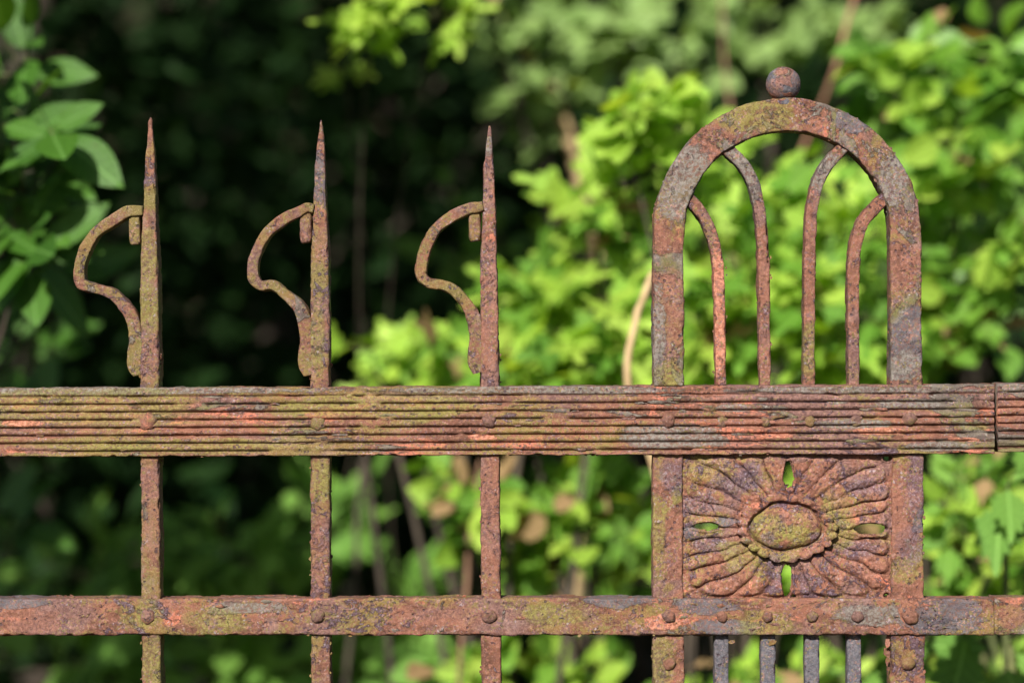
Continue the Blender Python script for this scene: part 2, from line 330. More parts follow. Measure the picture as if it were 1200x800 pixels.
# --- pickets
hook_c = [(166, 245, 12), (157, 245.5, 13), (146, 249, 14.2), (129, 258, 14), (110.5, 272, 13.5), (98.5, 292, 13.5), (92, 312, 14), (92.5, 328, 14),
          (101, 336.5, 13), (116, 338, 13), (132, 346, 13.5), (146.5, 360, 15), (154, 376, 17), (158, 398, 17.5), (157.5, 416, 19), (156.8, 430, 18.5), (159.5, 441, 11)]
def picket(rows, mat, seed, hdx=0., hdy=0., hs=1., hookmat=None, par=fence, dx=0):
    p = sweep('picket', pxpath([(r[0]+dx,)+tuple(r[1:]) for r in rows]), mat, par, .003, .027, nu=11, nv=9, amp=1.1, seed=seed, smooth=False)
    if hs:
        Rh = random.Random(int(seed*10))
        hk = [(163+(x-163)*hs+hdx+dx, y+hdy+Rh.uniform(-1.6, 1.6), w*Rh.uniform(.86, 1.0)) for x, y, w in hook_c]
        h = sweep('scroll_hook', pxpath(hk), hookmat or M['hook'], p, .004, .022, nu=9, nv=8, amp=.85, seed=seed+20, rad=.0008)
        sweep('hook_tab', pxpath([(157+hdx+dx, 286+hdy, 11), (156.5+hdx+dx, 280+hdy, 13.5), (156+hdx+dx, 262+hdy, 13.5), (156+hdx+dx, 249+hdy, 12)]), hookmat or M['hook'], h, .006, .021, nu=8, nv=6, amp=1.1, seed=seed+30, rad=.002)
    return p
def prow(tipx, tipy, a, b, c, low, bot):
    return [(tipx, tipy, 1.6, .08), (tipx+.1, tipy+4, 3.2, .14), (a[0], a[1], a[2], .38), (a[0], a[1]+9, a[2]+1.5, .45), (b[0], 240, b[2], .75), (c[0], 300, c[2], .95),
            (c[0]+.6, 345, c[2]+1, 1), (low[0], 450, low[1], 1), (low[0]+.2, 540, low[1], 1), (bot, 800, low[1]+.5, 1), (bot+6, 2080, low[1]+.5, 1)]
rows1 = prow(173.6, 136, (173.6, 172, 8.5), (174, 0, 15), (173.6, 0, 20), (174.8, 21.5), 177)
rows2 = prow(374.8, 139, (374.4, 170, 9), (374, 0, 15), (374, 0, 20.5), (374.5, 22), 375.5)
rows3 = prow(573.4, 146, (573, 186, 9.5), (573, 0, 14.5), (572.6, 0, 18.5), (574, 22), 576)
p1 = picket(rows1, M['picket_one'], 2., 0, 0, 1.)
p2 = picket(rows2, M['picket_two'], 7., 201, -2, .96)
p3 = picket(rows3, M['picket_red'], 12., 400, -4, .98)
def clone(o, par, dx):
    c = o.copy(); COL.objects.link(c); c.parent = par; c.location.x += dx
    for ch in list(o.children):
        d = ch.copy(); COL.objects.link(d); d.parent = c
        for g in list(ch.children): e = g.copy(); COL.objects.link(e); e.parent = c
    return c
for k in (1, 2, 3): clone(p1, fence, -200*k*SC)
# --- posts and arch
def legpath():
    cx = 923.3; R = 139.5; rows = [(783.6, 452, 35.5), (783.4, 380, 35.5), (783.5, 320, 35.5), (784, 282, 35.5)]
    for a in range(172, 7, -8):
        t = math.radians(a); rows.append((cx+R*math.cos(t), 275-R*math.sin(t)-1.5*math.sin(t), 36+2.5*math.sin(t)**2))
    rows += [(1062, 276, 36), (1062.4, 320, 36), (1062.6, 380, 36.5), (1063, 452, 37)]
    return rows
arch = sweep('arch', pxpath(legpath()), M['arch'], fence, .002, .026, nu=22, nv=9, amp=1.15, seed=40.)
post_l = sweep('post', pxpath([(783.5, 450, 35.5), (783, 540, 35), (783, 700, 35), (784.5, 800, 37), (786, 2085, 38)]), M['post'], fence, .0035, .027, nu=20, nv=8, amp=1.15, seed=50., smooth=False)
post_r = sweep('post', pxpath([(1063, 450, 36), (1064.5, 540, 37), (1064.5, 700, 38), (1064.8, 800, 40.5), (1065, 2085, 40.5)]), M['post'], fence, .0035, .027, nu=20, nv=8, amp=1.3, seed=55., smooth=False)
for rows, sd_ in ([[(845.5, 452, 12.5), (845, 400, 12.5), (843.5, 330, 13), (839, 290, 13), (829, 260, 13.5), (818, 243, 14), (804, 228, 14)], 60],
                 [[(897.5, 452, 12.5), (896.5, 380, 13), (895.5, 300, 13), (892, 252, 13.5), (884, 216, 14), (872, 193, 15), (852, 172, 15)], 64],
                 [[(949, 452, 12.5), (949.5, 380, 13), (950.5, 300, 13.5), (952, 252, 13.5), (959, 216, 14), (971, 193, 15), (991, 170, 15)], 68],
                 [[(1001.5, 452, 12.5), (1001.5, 400, 13), (1001.5, 330, 13.5), (1004, 290, 13.5), (1012, 262, 13.5), (1026, 244, 14), (1042, 229, 14)], 72]):
    sweep('arch_bar', pxpath(rows), M['bars'], arch, .005, .022, nu=9, nv=7, amp=1., seed=float(sd_))
for x, sd_ in ((846.5, 80), (901.5, 84), (953, 88), (1002.5, 92)):
    sweep('baluster', pxpath([(x, 738, 16.5), (x+.3, 800, 16.8), (x+1, 2060, 17)]), M['slate'], fence, .008, .024, nu=9, nv=6, amp=.75, seed=float(sd_), smooth=False, rad=.001)
# --- ball finial
def ball():
    nu, nv = 48, 40; cx, cz = X(920), Z(97); r = 20.5*SC; V = []
    prof = []
    for i in range(nv): a = math.pi*i/(nv-1)*.84; prof.append((r*math.sin(a), r*math.cos(a)))
    prof += [(.0095, -r*.93), (.0128, -r*.93), (.0133, -r*1.04), (.0128, -r*1.22)]
    for (q, h) in prof:
        for j in range(nu): t = 2*math.pi*j/nu; V.append((cx+q*math.cos(t), .014+q*math.sin(t), cz+h))
    V = np.array(V); c = np.array([cx, .014, cz]); d = V-c; ln = np.linalg.norm(d, axis=1)[:, None]; V = V+d/ln*(.0006*fbm(V, 120, 3, 4.))[:, None]
    F = [(i*nu+j, (i+1)*nu+j, (i+1)*nu+(j+1) % nu, i*nu+(j+1) % nu) for i in range(len(prof)-1) for j in range(nu)]
    return obj('ball_finial', mesh_np('ball_finial', V, F), M['ball'], arch)
ball()
# --- rivets
for i, (x, y, r, h) in enumerate([(173, 494, 11, .0028), (372.5, 496, 9.5, .0028), (573, 492.5, 9, .0042), (783.5, 492, 9.5, .0036), (846, 494, 7.5, .0016), (897.5, 494, 7, .0014), (949, 493, 7.5, .0022), (1004, 492, 8, .0014), (1066, 490.5, 9, .0036)]):
    dome('rivet', x, y, r, h+.001, M['rivet'], tr, .0012, i*1.7)
for i, (x, y, r, h) in enumerate([(173, 722, 9, .002), (372.5, 721, 8.5, .003), (573.5, 722, 9, .003), (784, 722, 8, .0035), (846, 722, 7, .0025), (899.5, 722, 7, .003), (952, 722, 7, .003), (1005, 722, 7.5, .003), (1067, 722, 10, .004)]):
    dome('rivet', x, y, r, h+.0006, M['rivet'], lr, 0, 30+i*1.3)
dome('rivet', 785, 778, 8, .0045, M['rivet'], post_l, .0035, 50.)
dome('rivet', 1065, 777.5, 8.5, .0045, M['rivet'], post_r, .0035, 51.)

# --- rosette panel
def rosette():
    nx, nz = 330, 222; x0, x1, z0, z1 = 799., 1048., 531., 703.
    px, py = np.meshgrid(np.linspace(x0, x1, nx), np.linspace(z0, z1, nz)); px = px.ravel(); py = py.ravel()
    Pn = np.stack([px, np.zeros_like(px), py], 1)
    wx = px+3.2*fbm(Pn, .045, 2, 3.); wy = py+3.2*fbm(Pn, .045, 2, 9.)
    u = wx-924; v = 617.5-wy
    NP = 28
    ub, vb = u/124, v/85
    # petals bend away from the long axis a little
    rr = np.sqrt(ub**2+vb**2); th = np.arctan2(vb, ub)
    th2 = th+.22*np.sin(2*th)*(rr-.75)+.05*fbm(Pn, .03, 2, 21.)
    k = th2/(2*np.pi)*NP; sec = np.floor(k).astype(int) % NP; t = (k-np.floor(k))*2-1
    asym = .18*np.sin(th*3+1); t2 = np.clip(t+asym*(1-t*t), -1, 1)
    lobe = np.clip(1-np.abs(t2)**3.4, 0, 1)**.5
    sup = (np.abs(ub)**7+np.abs(vb)**7)**(1/7.)
    endr = .975-.03*np.abs(t)**2
    env = np.clip((endr-sup)/.055, 0, 1); env = env*env*(3-2*env)
    ri = np.sqrt((u/57)**2+(v/38)**2)
    grow = .35+.65*np.clip((ri-1)/.9, 0, 1)**.8
    rs = np.array([.85+.3*rnd.random() for _ in range(NP)])
    h = .0050*lobe*grow*(.25+.75*env)*rs[sec]+.0010
    # scalloped rim and domed boss
    uu, vv = wx-923, 619-wy; rim = np.sqrt((uu/57)**2+(vv/38)**2); ta = np.arctan2(vv/38, uu/57)
    scal = 1+.085*np.abs(np.sin(ta*10+.6))**.7-.05
    rt = rim/scal; inr = rt < 1.0
    hr = .0075+.0022*np.sqrt(np.clip(1-((rt-.90)/.11)**2, 0, 1))*(.35+.9*np.abs(np.sin(ta*10+.6)))
    hr = np.where(rt < .80, .0070, hr)
    ub2, vb2 = wx-922, 617.5-wy; rb = np.sqrt((ub2/43.5)**2+(vb2/28)**2)
    hb = .0045+.0082*np.clip(1-rb**2.4, 0, 1)**.62
    h = np.where(inr, np.where(rb < 1, np.maximum(hb, .0045), hr), h)
    h = h-.0026*np.exp(-((rb-1.0)/.05)**2)*inr
    # holes
    def drop(cx, cy, a, b, sx=0., sy=0.):
        ux, vy = (px-cx)/a, (py-cy)/b
        return (ux/(1+sx*vy))**2+(vy/(1+sy*ux))**2
    N1 = 1+.25*fbm(Pn, .18, 2, 5.)
    H = np.minimum.reduce([drop(925, 554, 5.6, 16, sx=.35), drop(922.5, 681, 5.8, 19, sx=-.22), drop(829, 617, 13.5, 4.6), drop(1020, 620, 17, 6.5), drop(1041, 537, 5, 3.5), drop(931, 700, 3, 3), drop(1040, 698, 3, 3.2)])*N1
    h = h+.0014*np.exp(-((np.sqrt(H)-1.35)/.22)**2)
    hb0 = h*0
    Vw = np.stack([X(px), .0085-h, Z(py)], 1)
    Vw[:, 1] += np.where(rb < 1, .0004, .0011)*fbm(Vw, 120, 3, 8.)+.0007*fbm(Vw, 420, 2, 3.)-.0007*np.clip(fbm(Vw, 90, 3, 14.)*8-1, 0, 1)
    idx = np.arange(nx*nz).reshape(nz, nx); F = np.stack([idx[:-1, :-1], idx[1:, :-1], idx[1:, 1:], idx[:-1, 1:]], 2).reshape(-1, 4)
    cls = np.where(rb < 1.02, 100, np.where(inr, 101, sec)); cls = np.where((~inr) & (rb >= 1.02) & (sup > .985), 102, cls)
    fc = cls[F[:, 0]]; hole = (H[F].min(1) < 1); F = F[~hole]; fc = fc[~hole]
    base = None
    def piece(name, code, mat, par, lab=None):
        f = F[fc == code]
        if not len(f): return None
        us, inv = np.unique(f, return_inverse=True)
        o = obj(name, mesh_np(name, Vw[us], inv.reshape(-1, 4)), mat, par)
        s = o.modifiers.new('thickness', 'SOLIDIFY'); s.thickness = .0035; s.offset = -1
        if lab: o['label'] = lab
        return o
    base = piece('rosette_panel', 102, M['rose'], fence)
    piece('boss', 100, M['boss'], base); piece('scalloped_rim', 101, M['rose'], base)
    for q in range(NP): piece('petal', q, M['rose'], base)
    return base
rosette()

# --- loose curled paint flakes clinging to edges (tiny, uncountable)
def flakes(name, spots, mat, par, seed):
    R = random.Random(seed); V = []; F = []
    for (x, y, z, s, nx, nz) in spots:
        k = R.randint(5, 7); b = len(V); tl = R.uniform(-.5, .9); e1 = Vector((nx, R.uniform(-.5, .2), nz)).normalized()
        e2 = Vector((-nz, R.uniform(-.3, .3), nx)).normalized()
        V.append((x, y, z))
        for i in range(k):
            a = 2*math.pi*i/k; r = s*R.uniform(.5, 1.15); p = Vector((x, y, z))+e1*(math.cos(a)*r*.8+s*.25)+e2*math.sin(a)*r*1.3+Vector((0, -abs(math.cos(a))*r*.3*tl, 0))
            V.append(tuple(p))
        for i in range(k): F.append((b, b+1+i, b+1+(i+1) % k))
    o = obj(name, mesh_np(name, V, F, False), mat, par); o['kind'] = 'stuff'
    s = o.modifiers.new('thickness', 'SOLIDIFY'); s.thickness = .0005
    return o
R = random.Random(11); sp = []
for _ in range(110):                                        # underside and outside of arch
    a = math.radians(R.uniform(8, 172)); i = R.random() < .7; rr = (121.5 if i else 157.5)
    x, y = 923.3+rr*math.cos(a), 274-rr*math.sin(a)*1.005; sg = -1 if i else 1
    sp.append((X(x), R.uniform(.003, .02), Z(y), R.uniform(.0007, .002), sg*math.cos(a), sg*math.sin(a)))
flakes('paint_flakes', sp, M['arch'], fence, 2); sp = []
for _ in range(70):
    x = R.uniform(0, 1160); sp.append((X(x), R.uniform(.0, .02), Z(531+(1-x/1165)*3.5), R.uniform(.0007, .0018), R.uniform(-.4, .4), -1))
for _ in range(80):
    x = R.uniform(0, 1160); b = R.random() < .7; sp.append((X(x), R.uniform(-.0006, .02), Z(743.5 if b else 701), R.uniform(.0007, .0022), R.uniform(-.4, .4), -1 if b else 1))
for _ in range(110):
    e = R.choice([164, 186, 363.5, 386.5, 563.5, 586, 766, 1046, 1083, 1083, 1046]); y = R.choice([R.uniform(538, 695), R.uniform(748, 800)] + ([R.uniform(415, 448)] if e < 600 else []))
    sg = -1 if e in (164, 363.5, 563.5, 766, 1046) else 1
    sp.append((X(e), R.uniform(.003, .018), Z(y), R.uniform(.0006, .0020), sg, R.uniform(-.3, .3)))
for _ in range(60):
    e = R.choice([890, 904, 944, 957, 838.5, 852, 995.5, 1008, 801, 1044.5]); y = R.uniform(300, 445)
    sp.append((X(e), R.uniform(.005, .018), Z(y), R.uniform(.0006, .0016), -1 if e in (890, 944, 838.5, 995.5, 1044.5) else 1, R.uniform(-.3, .3)))
for i in range(7):
    sp.append((X(1044+R.uniform(-2, 2)), R.uniform(.004, .012), Z(750+i*6+R.uniform(-4, 4)), R.uniform(.0012, .0048), -1, R.uniform(-.3, .3)))
sp.append((X(1048), .004, Z(489), .004, 1, .2)); sp.append((X(858), .006, Z(752), .003, .3, -1)); sp.append((X(905), .006, Z(753), .0035, .3, -1))
flakes('rust_flakes', sp, M['rail'], fence, 3); sp = []
def chips(par, mat, n, x0, x1, y0, y1, yf, seed, sx=3., smin=.0015, smax=.006):
    """flat lifted plates of old paint lying on a face"""
    R = random.Random(seed); V = []; F = []
    for _ in range(n):
        cx, cz = X(R.uniform(x0, x1)), Z(R.uniform(y0, y1)); k = R.randint(8, 12); s = R.uniform(smin, smax)*R.uniform(.5, 1); b = len(V); st = R.uniform(1, sx)
        lift = R.uniform(.0002, .0009); sl_ = R.uniform(-.05, .12)
        V.append((cx, yf-lift-.0005, cz))
        for i in range(k):
            a = 2*math.pi*i/k; r = s*R.uniform(.5, 1.1); V.append((cx+math.cos(a)*r*st, yf-lift-sl_*math.sin(a)*r, cz+math.sin(a)*r*.6))
        for i in range(k): F.append((b, b+1+i, b+1+(i+1) % k))
    o = obj('lifted_paint', mesh_np('lifted_paint', V, F, False), mat, par); o['kind'] = 'stuff'
    s = o.modifiers.new('thickness', 'SOLIDIFY'); s.thickness = .0009; s.offset = -1
M['coat'] = rust_mat('old_grey_coat', moss=.45, grey=.95, purple=.1, red=.2, stretch=2, off=71)
chips(tr, M['coat'], 46, 600, 1160, 462, 528, .0002, 5, 5.); chips(tr, M['coat'], 26, 0, 600, 462, 528, .0002, 6, 5., .001, .0035)
chips(lr, M['coat'], 40, 0, 1160, 704, 740, -.0002, 7, 1.8, .0012, .0045)

# --- the neighbouring section beyond the gap
f2 = thing('iron_fence', 'stub of the next rusty fence section beyond the narrow gap in the ribbed rail', 'fence')
top_rail(1169.5, 448.8, 529.4, 2100, 446, 526, f2, 31.)
sweep('lower_rail', pxpath([(1165.6, 722, 43), (2100, 722, 43)]), M['low'], f2, 0, .028, nu=24, nv=10, amp=1.25, seed=33., smooth=False, ds=.0016)
sweep('bottom_rail', [(X(1165.6), .14, .032), (X(2100), .14, .032)], M['low'], f2, 0, .028, nu=6, nv=5, smooth=False)
for k in range(4):
    c = clone(p2, f2, (930+200*k)*SC)

exec_foliage = True
# ------------------------------------------------------------------ ground
def soil_mat():
    m = NT('woodland_soil'); tc = m.n('ShaderNodeTexCoord').outputs['Object']
    a = m.noise(tc, 6, 6, .6, .4, 1); b = m.noise(tc, 60, 6, .65, .3, 2)
    c = m.mix(m.step(b, .4, .65), (.035, .022, .013), (.09, .06, .035)); c = m.mix(m.step(a, .48, .6), c, (.03, .05, .015))
    m.l(c, m.b.inputs['Base Color']); m.b.inputs['Roughness'].default_value = .95
    bp = m.n('ShaderNodeBump'); bp.inputs['Distance'].default_value = .02; m.l(b, bp.inputs['Height']); m.l(bp.outputs[0], m.b.inputs['Normal']); return m.m
def ground():
    n = 120; g = np.concatenate([-np.geomspace(300, 13, 26), np.linspace(-12.6, 12.6, 210), np.geomspace(13, 300, 26)])
    x, y = np.meshgrid(g, g); x = x.ravel(); y = y.ravel(); P = np.stack([x, y, 0*x], 1)
    bank = np.clip((y-1.2)/6, 0, 1); b2 = np.clip((y-6.8)/6, 0, 1); z = .55*bank*bank*(3-2*bank)+5.5*b2*b2*(3-2*b2)*np.clip((26-np.abs(x))/14, 0, 1)*np.clip((30-y)/14, 0, 1)+.05*fbm(P, 1.2, 3)*np.clip((y-.3)*2, 0, 1)
    z = np.where(y < .6, np.minimum(z, .0)+.008*fbm(P, 5, 2), z)
    N = len(g); i = np.arange(N*N).reshape(N, N); F = np.stack([i[:-1, :-1], i[:-1, 1:], i[1:, 1:], i[1:, :-1]], 2).reshape(-1, 4)
    return obj('ground', mesh_np('ground', np.stack([x, y, z], 1), F), soil_mat(), None, kind='structure')
ground()
def gz(y): b = min(1, max(0, (y-1.2)/6)); return .55*b*b*(3-2*b)

# ------------------------------------------------------------------ leaves
def leaf_mat(name, ca, cb, trans=.35, rough=.45, vein=.25, spec=.4):
    m = NT(name); tc = m.n('ShaderNodeTexCoord').outputs['Generated']; oi = m.n('ShaderNodeObjectInfo').outputs['Random']
    geo = m.n('ShaderNodeNewGeometry').outputs['Random Per Island']
    rr = m.math('FRACT', m.math('ADD', oi, geo))
    c = m.mix(rr, ca, cb)
    ob = m.n('ShaderNodeTexCoord').outputs['Object']; nz = m.noise(ob, 40, 4, .6, .2, 3); c = m.mix(m.step(nz, .4, .7, 0, .35), c, tuple(min(1, q*1.6+.01) for q in cb))
    c = m.mix(m.step(m.noise(ob, 17, 3, .5, .2, 9), .66, .74, 0, .5), c, (ca[0]*1.4+.03, ca[1]*.75, ca[2]*.8))
    so_ = m.n('ShaderNodeSeparateXYZ'); m.l(ob, so_.inputs[0]); ax_ = m.math('ABSOLUTE', so_.outputs[0])
    rib = m.step(ax_, .022, .008); vn = m.step(m.math('SINE', m.math('MULTIPLY', m.math('SUBTRACT', so_.outputs[1], m.math('MULTIPLY', ax_, .9)), 48)), .90, 1.)
    c = m.mix(m.math('MAXIMUM', m.math('MULTIPLY', rib, .55), m.math('MULTIPLY', vn, .22)), c, tuple(min(1, q*1.7+.05) for q in cb))
    m.l(c, m.b.inputs['Base Color']); m.b.inputs['Roughness'].default_value = rough; m.b.inputs['Specular IOR Level'].default_value = spec
    tr_ = m.n('ShaderNodeBsdfTranslucent'); tcx = m.mix(1, c, (1.5, 1.35, .5), 'MULTIPLY'); m.l(tcx, tr_.inputs[0])
    ms = m.n('ShaderNodeMixShader'); ms.inputs[0].default_value = trans; m.l(m.b.outputs[0], ms.inputs[1]); m.l(tr_.outputs[0], ms.inputs[2]); m.l(ms.outputs[0], m.out.inputs[0])
    bp = m.n('ShaderNodeBump'); bp.inputs['Distance'].default_value = .001; m.l(nz, bp.inputs['Height']); m.l(bp.outputs[0], m.b.inputs['Normal'])
    return m.m
LM = dict(dry=leaf_mat('dry_leaf', (.20, .12, .05), (.30, .20, .10), .25, .7, spec=.2),
          lime=leaf_mat('lime_leaf', (.20, .40, .035), (.38, .54, .075), .45, .5),
          green=leaf_mat('green_leaf', (.075, .20, .016), (.16, .32, .035), .38, .45),
          laurel=leaf_mat('laurel_leaf', (.026, .085, .008), (.062, .16, .015), .3, .44, spec=.35),
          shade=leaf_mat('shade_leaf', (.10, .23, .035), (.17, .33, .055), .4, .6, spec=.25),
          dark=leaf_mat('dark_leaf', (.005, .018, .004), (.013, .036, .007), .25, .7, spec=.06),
          pale=leaf_mat('pale_leaf', (.15, .26, .06), (.24, .36, .11), .35, .5))

def leaf_shape(kind, v):
    """outline half-widths along a midrib; returns verts, tris; length 1 along +Y, normal +Z"""
    R = random.Random(v*31+hash_(kind))
    if kind in ('oval', 'round', 'lance'):
        n = 8; wmax = dict(oval=.24, round=.36, lance=.17)[kind]*R.uniform(.9, 1.1); V = []; F = []
        bend = R.uniform(-.22, .0); fold = R.uniform(.05, .35); tw = R.uniform(-.3, .3)
        for i in range(n+1):
            t = i/n; w = wmax*math.sin(math.pi*min(1, t**(.8 if kind != 'lance' else .7)))**.75 if 0 < i < n else .004
            if kind != 'round' and t > .7: w *= 1-.25*(t-.7)/.3
            z = bend*t*t*.5; 
            for s in (-1, -.5, 0, .5, 1):
                V.append((s*w+.06*tw*t*t, t-.02, z+abs(s)*w*fold+s*w*tw*t+.015*math.sin(9*t+s*3)*abs(s)))
        for i in range(n):
            for j in range(4): a = i*5+j; F += [(a, a+1, a+6), (a, a+6, a+5)]
        return V, F
    # lobed (maple-like) or toothed leaf: radial outline
    if kind == 'lobed': tips = [(-2.35, .42), (-1.25, .72), (-.62, .62), (0, 1.), (.62, .62), (1.25, .72), (2.35, .42)]; notch = .72
    else: tips = [(a, .5*(1.55-abs(a)/2.6)) for a in (-2.5, -2.05, -1.6, -1.2, -.8, -.4)]+[(0, 1.)]+[(a, .5*(1.55-abs(a)/2.6)) for a in (.4, .8, 1.2, 1.6, 2.05, 2.5)]; notch = .86
    V = [(0, .0, 0)]; out = []
    for i, (a, r) in enumerate(tips):
        r *= R.uniform(.9, 1.08); g = .17 if kind == 'lobed' else .10; out.append((a-g, r*.88)); out.append((a, r)); out.append((a+g, r*.88))
        if i < len(tips)-1: a2, r2 = tips[i+1]; out.append(((a+a2)/2, min(r, r2)*notch*R.uniform(.9, 1.1)))
    bend = R.uniform(-.35, -.05); cup = R.uniform(-.1, .25)
    for a, r in out:
        x, y = math.sin(a)*r*.62, .28+math.cos(a)*r*.72
        if kind == 'toothed': x *= .95
        V.append((x, y, bend*y*y+cup*abs(x)))
    V[0] = (0, .28, .0+bend*.08-.02); V.append((0, 0, 0)); F = [(0, i+1, i) for i in range(1, len(out))]; F += [(0, 1, len(V)-1), (0, len(V)-1, len(out))]
    return V, F
def hash_(s): return sum(ord(c)*(i+1) for i, c in enumerate(s))
LS = {k: [leaf_shape(k, v) for v in range(4)] for k in ('oval', 'round', 'lance', 'lobed', 'toothed')}
LCACHE = {}
def leaf_mesh(kind, v, mat):
    key = (kind, v, mat)
    if key not in LCACHE:
        V, F = LS[kind][v]; me = mesh_np('leaf', V, F); me.materials.append(LM[mat]); LCACHE[key] = me
    return LCACHE[key]

def frame(d, nrm):
    d = d.normalized(); x = d.cross(nrm)
    if x.length < 1e-4: x = d.orthogonal()
    x.normalize(); z = x.cross(d).normalized()
    return Matrix((x, d, z)).transposed()

def tubes(name, paths, mat, par, seg=6, **kw):
    V = []; F = []
    for pts, r0, r1 in paths:
        b = len(V); n = len(pts); up = Vector((.3, .2, 1))
        for i, p in enumerate(pts):
            t = (pts[min(i+1, n-1)]-pts[max(i-1, 0)]).normalized(); a = t.cross(up)
            if a.length < .05: a = t.cross(Vector((1, 0, 0)))
            a.normalize(); c = t.cross(a); r = r0+(r1-r0)*i/(n-1)
            for k in range(seg): q = 2*math.pi*k/seg; V.append(tuple(p+a*math.cos(q)*r+c*math.sin(q)*r))
        for i in range(n-1):
            for k in range(seg): F.append((b+i*seg+k, b+i*seg+(k+1) % seg, b+(i+1)*seg+(k+1) % seg, b+(i+1)*seg+k))
    return obj(name, mesh_np(name, V, F), mat, par, **kw)
def bark_mat(name, a, b):
    m = NT(name); tc = m.n('ShaderNodeTexCoord').outputs['Object']; mp = m.n('ShaderNodeMapping'); m.l(tc, mp.inputs[0]); mp.inputs['Scale'].default_value = (1, 1, .3)
    n = m.noise(mp.outputs[0], 60, 5, .6, .3, 1); m.l(m.mix(m.step(n, .35, .65), a, b), m.b.inputs['Base Color']); m.b.inputs['Roughness'].default_value = .8
    bp = m.n('ShaderNodeBump'); bp.inputs['Distance'].default_value = .003; m.l(n, bp.inputs['Height']); m.l(bp.outputs[0], m.b.inputs['Normal']); return m.m
BM = dict(tan=bark_mat('tan_stem', (.36, .24, .12), (.52, .38, .20)), brown=bark_mat('brown_stem', (.13, .065, .04), (.24, .13, .08)),
          pink=bark_mat('pinkish_stem', (.28, .13, .09), (.42, .22, .14)), bark=bark_mat('grey_brown_bark', (.03, .022, .015), (.075, .055, .04)), green=bark_mat('green_twig', (.08, .10, .03), (.16, .17, .06)))

def curve(a, b, R, wob=.08, n=8, sag=0):
    L = (b-a).length; o1 = Vector((R.uniform(-1, 1), R.uniform(-1, 1), R.uniform(-.3, .3)))*wob*L; o2 = Vector((R.uniform(-1, 1), R.uniform(-1, 1), R.uniform(-.3, .3)))*wob*L
    P = []
    for i in range(n+1): t = i/n; P.append(a.lerp(b, t)+o1*math.sin(math.pi*t)+o2*math.sin(2*math.pi*t)*.5+Vector((0, 0, -sag*math.sin(math.pi*t))))
    return P
SUNB = Vector((-.25, -.75, .62)).normalized()
def bush(name, label, cat, base, clusters, kind, mat, size, seed, bark='brown', per=7, maxobj=290, jit=.75, group=None, stem_r=.008, hang=0., leafname='leaf', mats=None):
    """clusters: (px, py, depth, rx px, ry px, rdepth m, leaves). Stems climb from the base; twigs fan out and carry the leaves."""
    R = random.Random(seed); gx, gy = base; B = Vector((gx, gy, gz(gy)-.02))
    th = thing(name, label, cat, (gx, gy, gz(gy)), group); inv = Vector((-gx, -gy, -gz(gy)))
    leaves = []; tw = []
    for (px, py, dy, rx, ry, rd, n) in clusters:
        c = at(px, py, dy); k = (D0+dy)/D0*SC; ax = Vector((rx*k, rd, ry*k))
        root = B+Vector((R.uniform(-.05, .05), R.uniform(-.04, .04), 0)); hub = c+Vector((R.uniform(-.2, .2)*ax.x, ax.y*.6, -ax.z*.4))
        tubes('stem', [([p+inv for p in curve(root, hub, R, .07, 12)], stem_r, stem_r*.45)], BM[bark], th)
        nt = max(1, round(n/per))
        for _ in range(nt):
            while True:
                q = Vector((R.uniform(-1, 1), R.uniform(-1, 1), R.uniform(-1, 1)))
                if q.length < 1: break
            e = c+Vector((q.x*ax.x, q.y*ax.y, q.z*ax.z)); L = R.uniform(2.2, 4.5)*size
            s0 = e+(hub-e).normalized()*min(L, (hub-e).length*.95) if (hub-e).length > .01 else e
            dirv = (e-s0); s0 = s0+Vector((0, .02, -.3*L*abs(hang)))
            P = curve(s0, e, R, .10, 5); tw.append(([p+inv for p in P], .0016, .0007))
            if R.random() < .5: tw.append(([p+inv for p in curve(hub, s0, R, .08, 4)], .0028, .0016))
            m_ = per+R.randint(-2, 2); d = (e-s0).normalized() if (e-s0).length > 1e-4 else Vector((0, -1, 0)); sidev = d.cross(SUNB).normalized()
            for i in range(m_):
                t = 1.0 if i == 0 else R.uniform(.15, .98); p = s0.lerp(e, t); sg = 1 if i % 2 else -1
                dd = (d*(1. if i == 0 else R.uniform(.2, .7))+sidev*sg*(0 if i == 0 else R.uniform(.5, 1.))+Vector((R.gauss(0, .25), R.gauss(0, .25), R.gauss(-.15-hang, .25)))).normalized()
                nm = (SUNB+Vector((R.gauss(0, jit), R.gauss(0, jit*.7), R.gauss(0, jit)))*.7).normalized()
                sz = size*R.uniform(.5, 1.2); pt = p+dd*sz*R.uniform(.1, .35)
                leaves.append((pt, frame(dd, nm), sz, R.randrange(4)))
                tw.append(([p+inv, pt+dd*sz*.05+inv], .0008, .0006))
    tubes('twigs', tw, BM['green' if bark != 'tan' else 'tan'], th, seg=4, kind='stuff')
    cp = Vector((0, -D0, CZ)); leaves.sort(key=lambda l: (l[0]-cp).length)
    near, rest = leaves[:maxobj], leaves[maxobj:]
    for (p, m, s, v) in near:
        mk = mat if not mats else R.choice(mats)
        o = bpy.data.objects.new(leafname, leaf_mesh(kind, v, mk)); COL.objects.link(o); o.parent = th
        o.matrix_basis = Matrix.Translation(p+inv) @ m.to_4x4() @ Matrix.Diagonal((s, s, s, 1))
    if rest: mass('foliage', [(p+inv, m, s, v) for p, m, s, v in rest], kind, mat, th)
    return th
def mass(name, items, kind, mat, par):
    VV = []; FF = []; b = 0; sh = [(np.array(V), np.array(F)) for V, F in LS[kind]]
    for p, m, s, v in items:
        V, F = sh[v]; VV.append(V @ (np.array(m).T*s)+np.array(p)); FF.append(F+b); b += len(V)
    return obj(name, mesh_np(name, np.vstack(VV), np.vstack(FF)), LM[mat], par, kind='stuff')

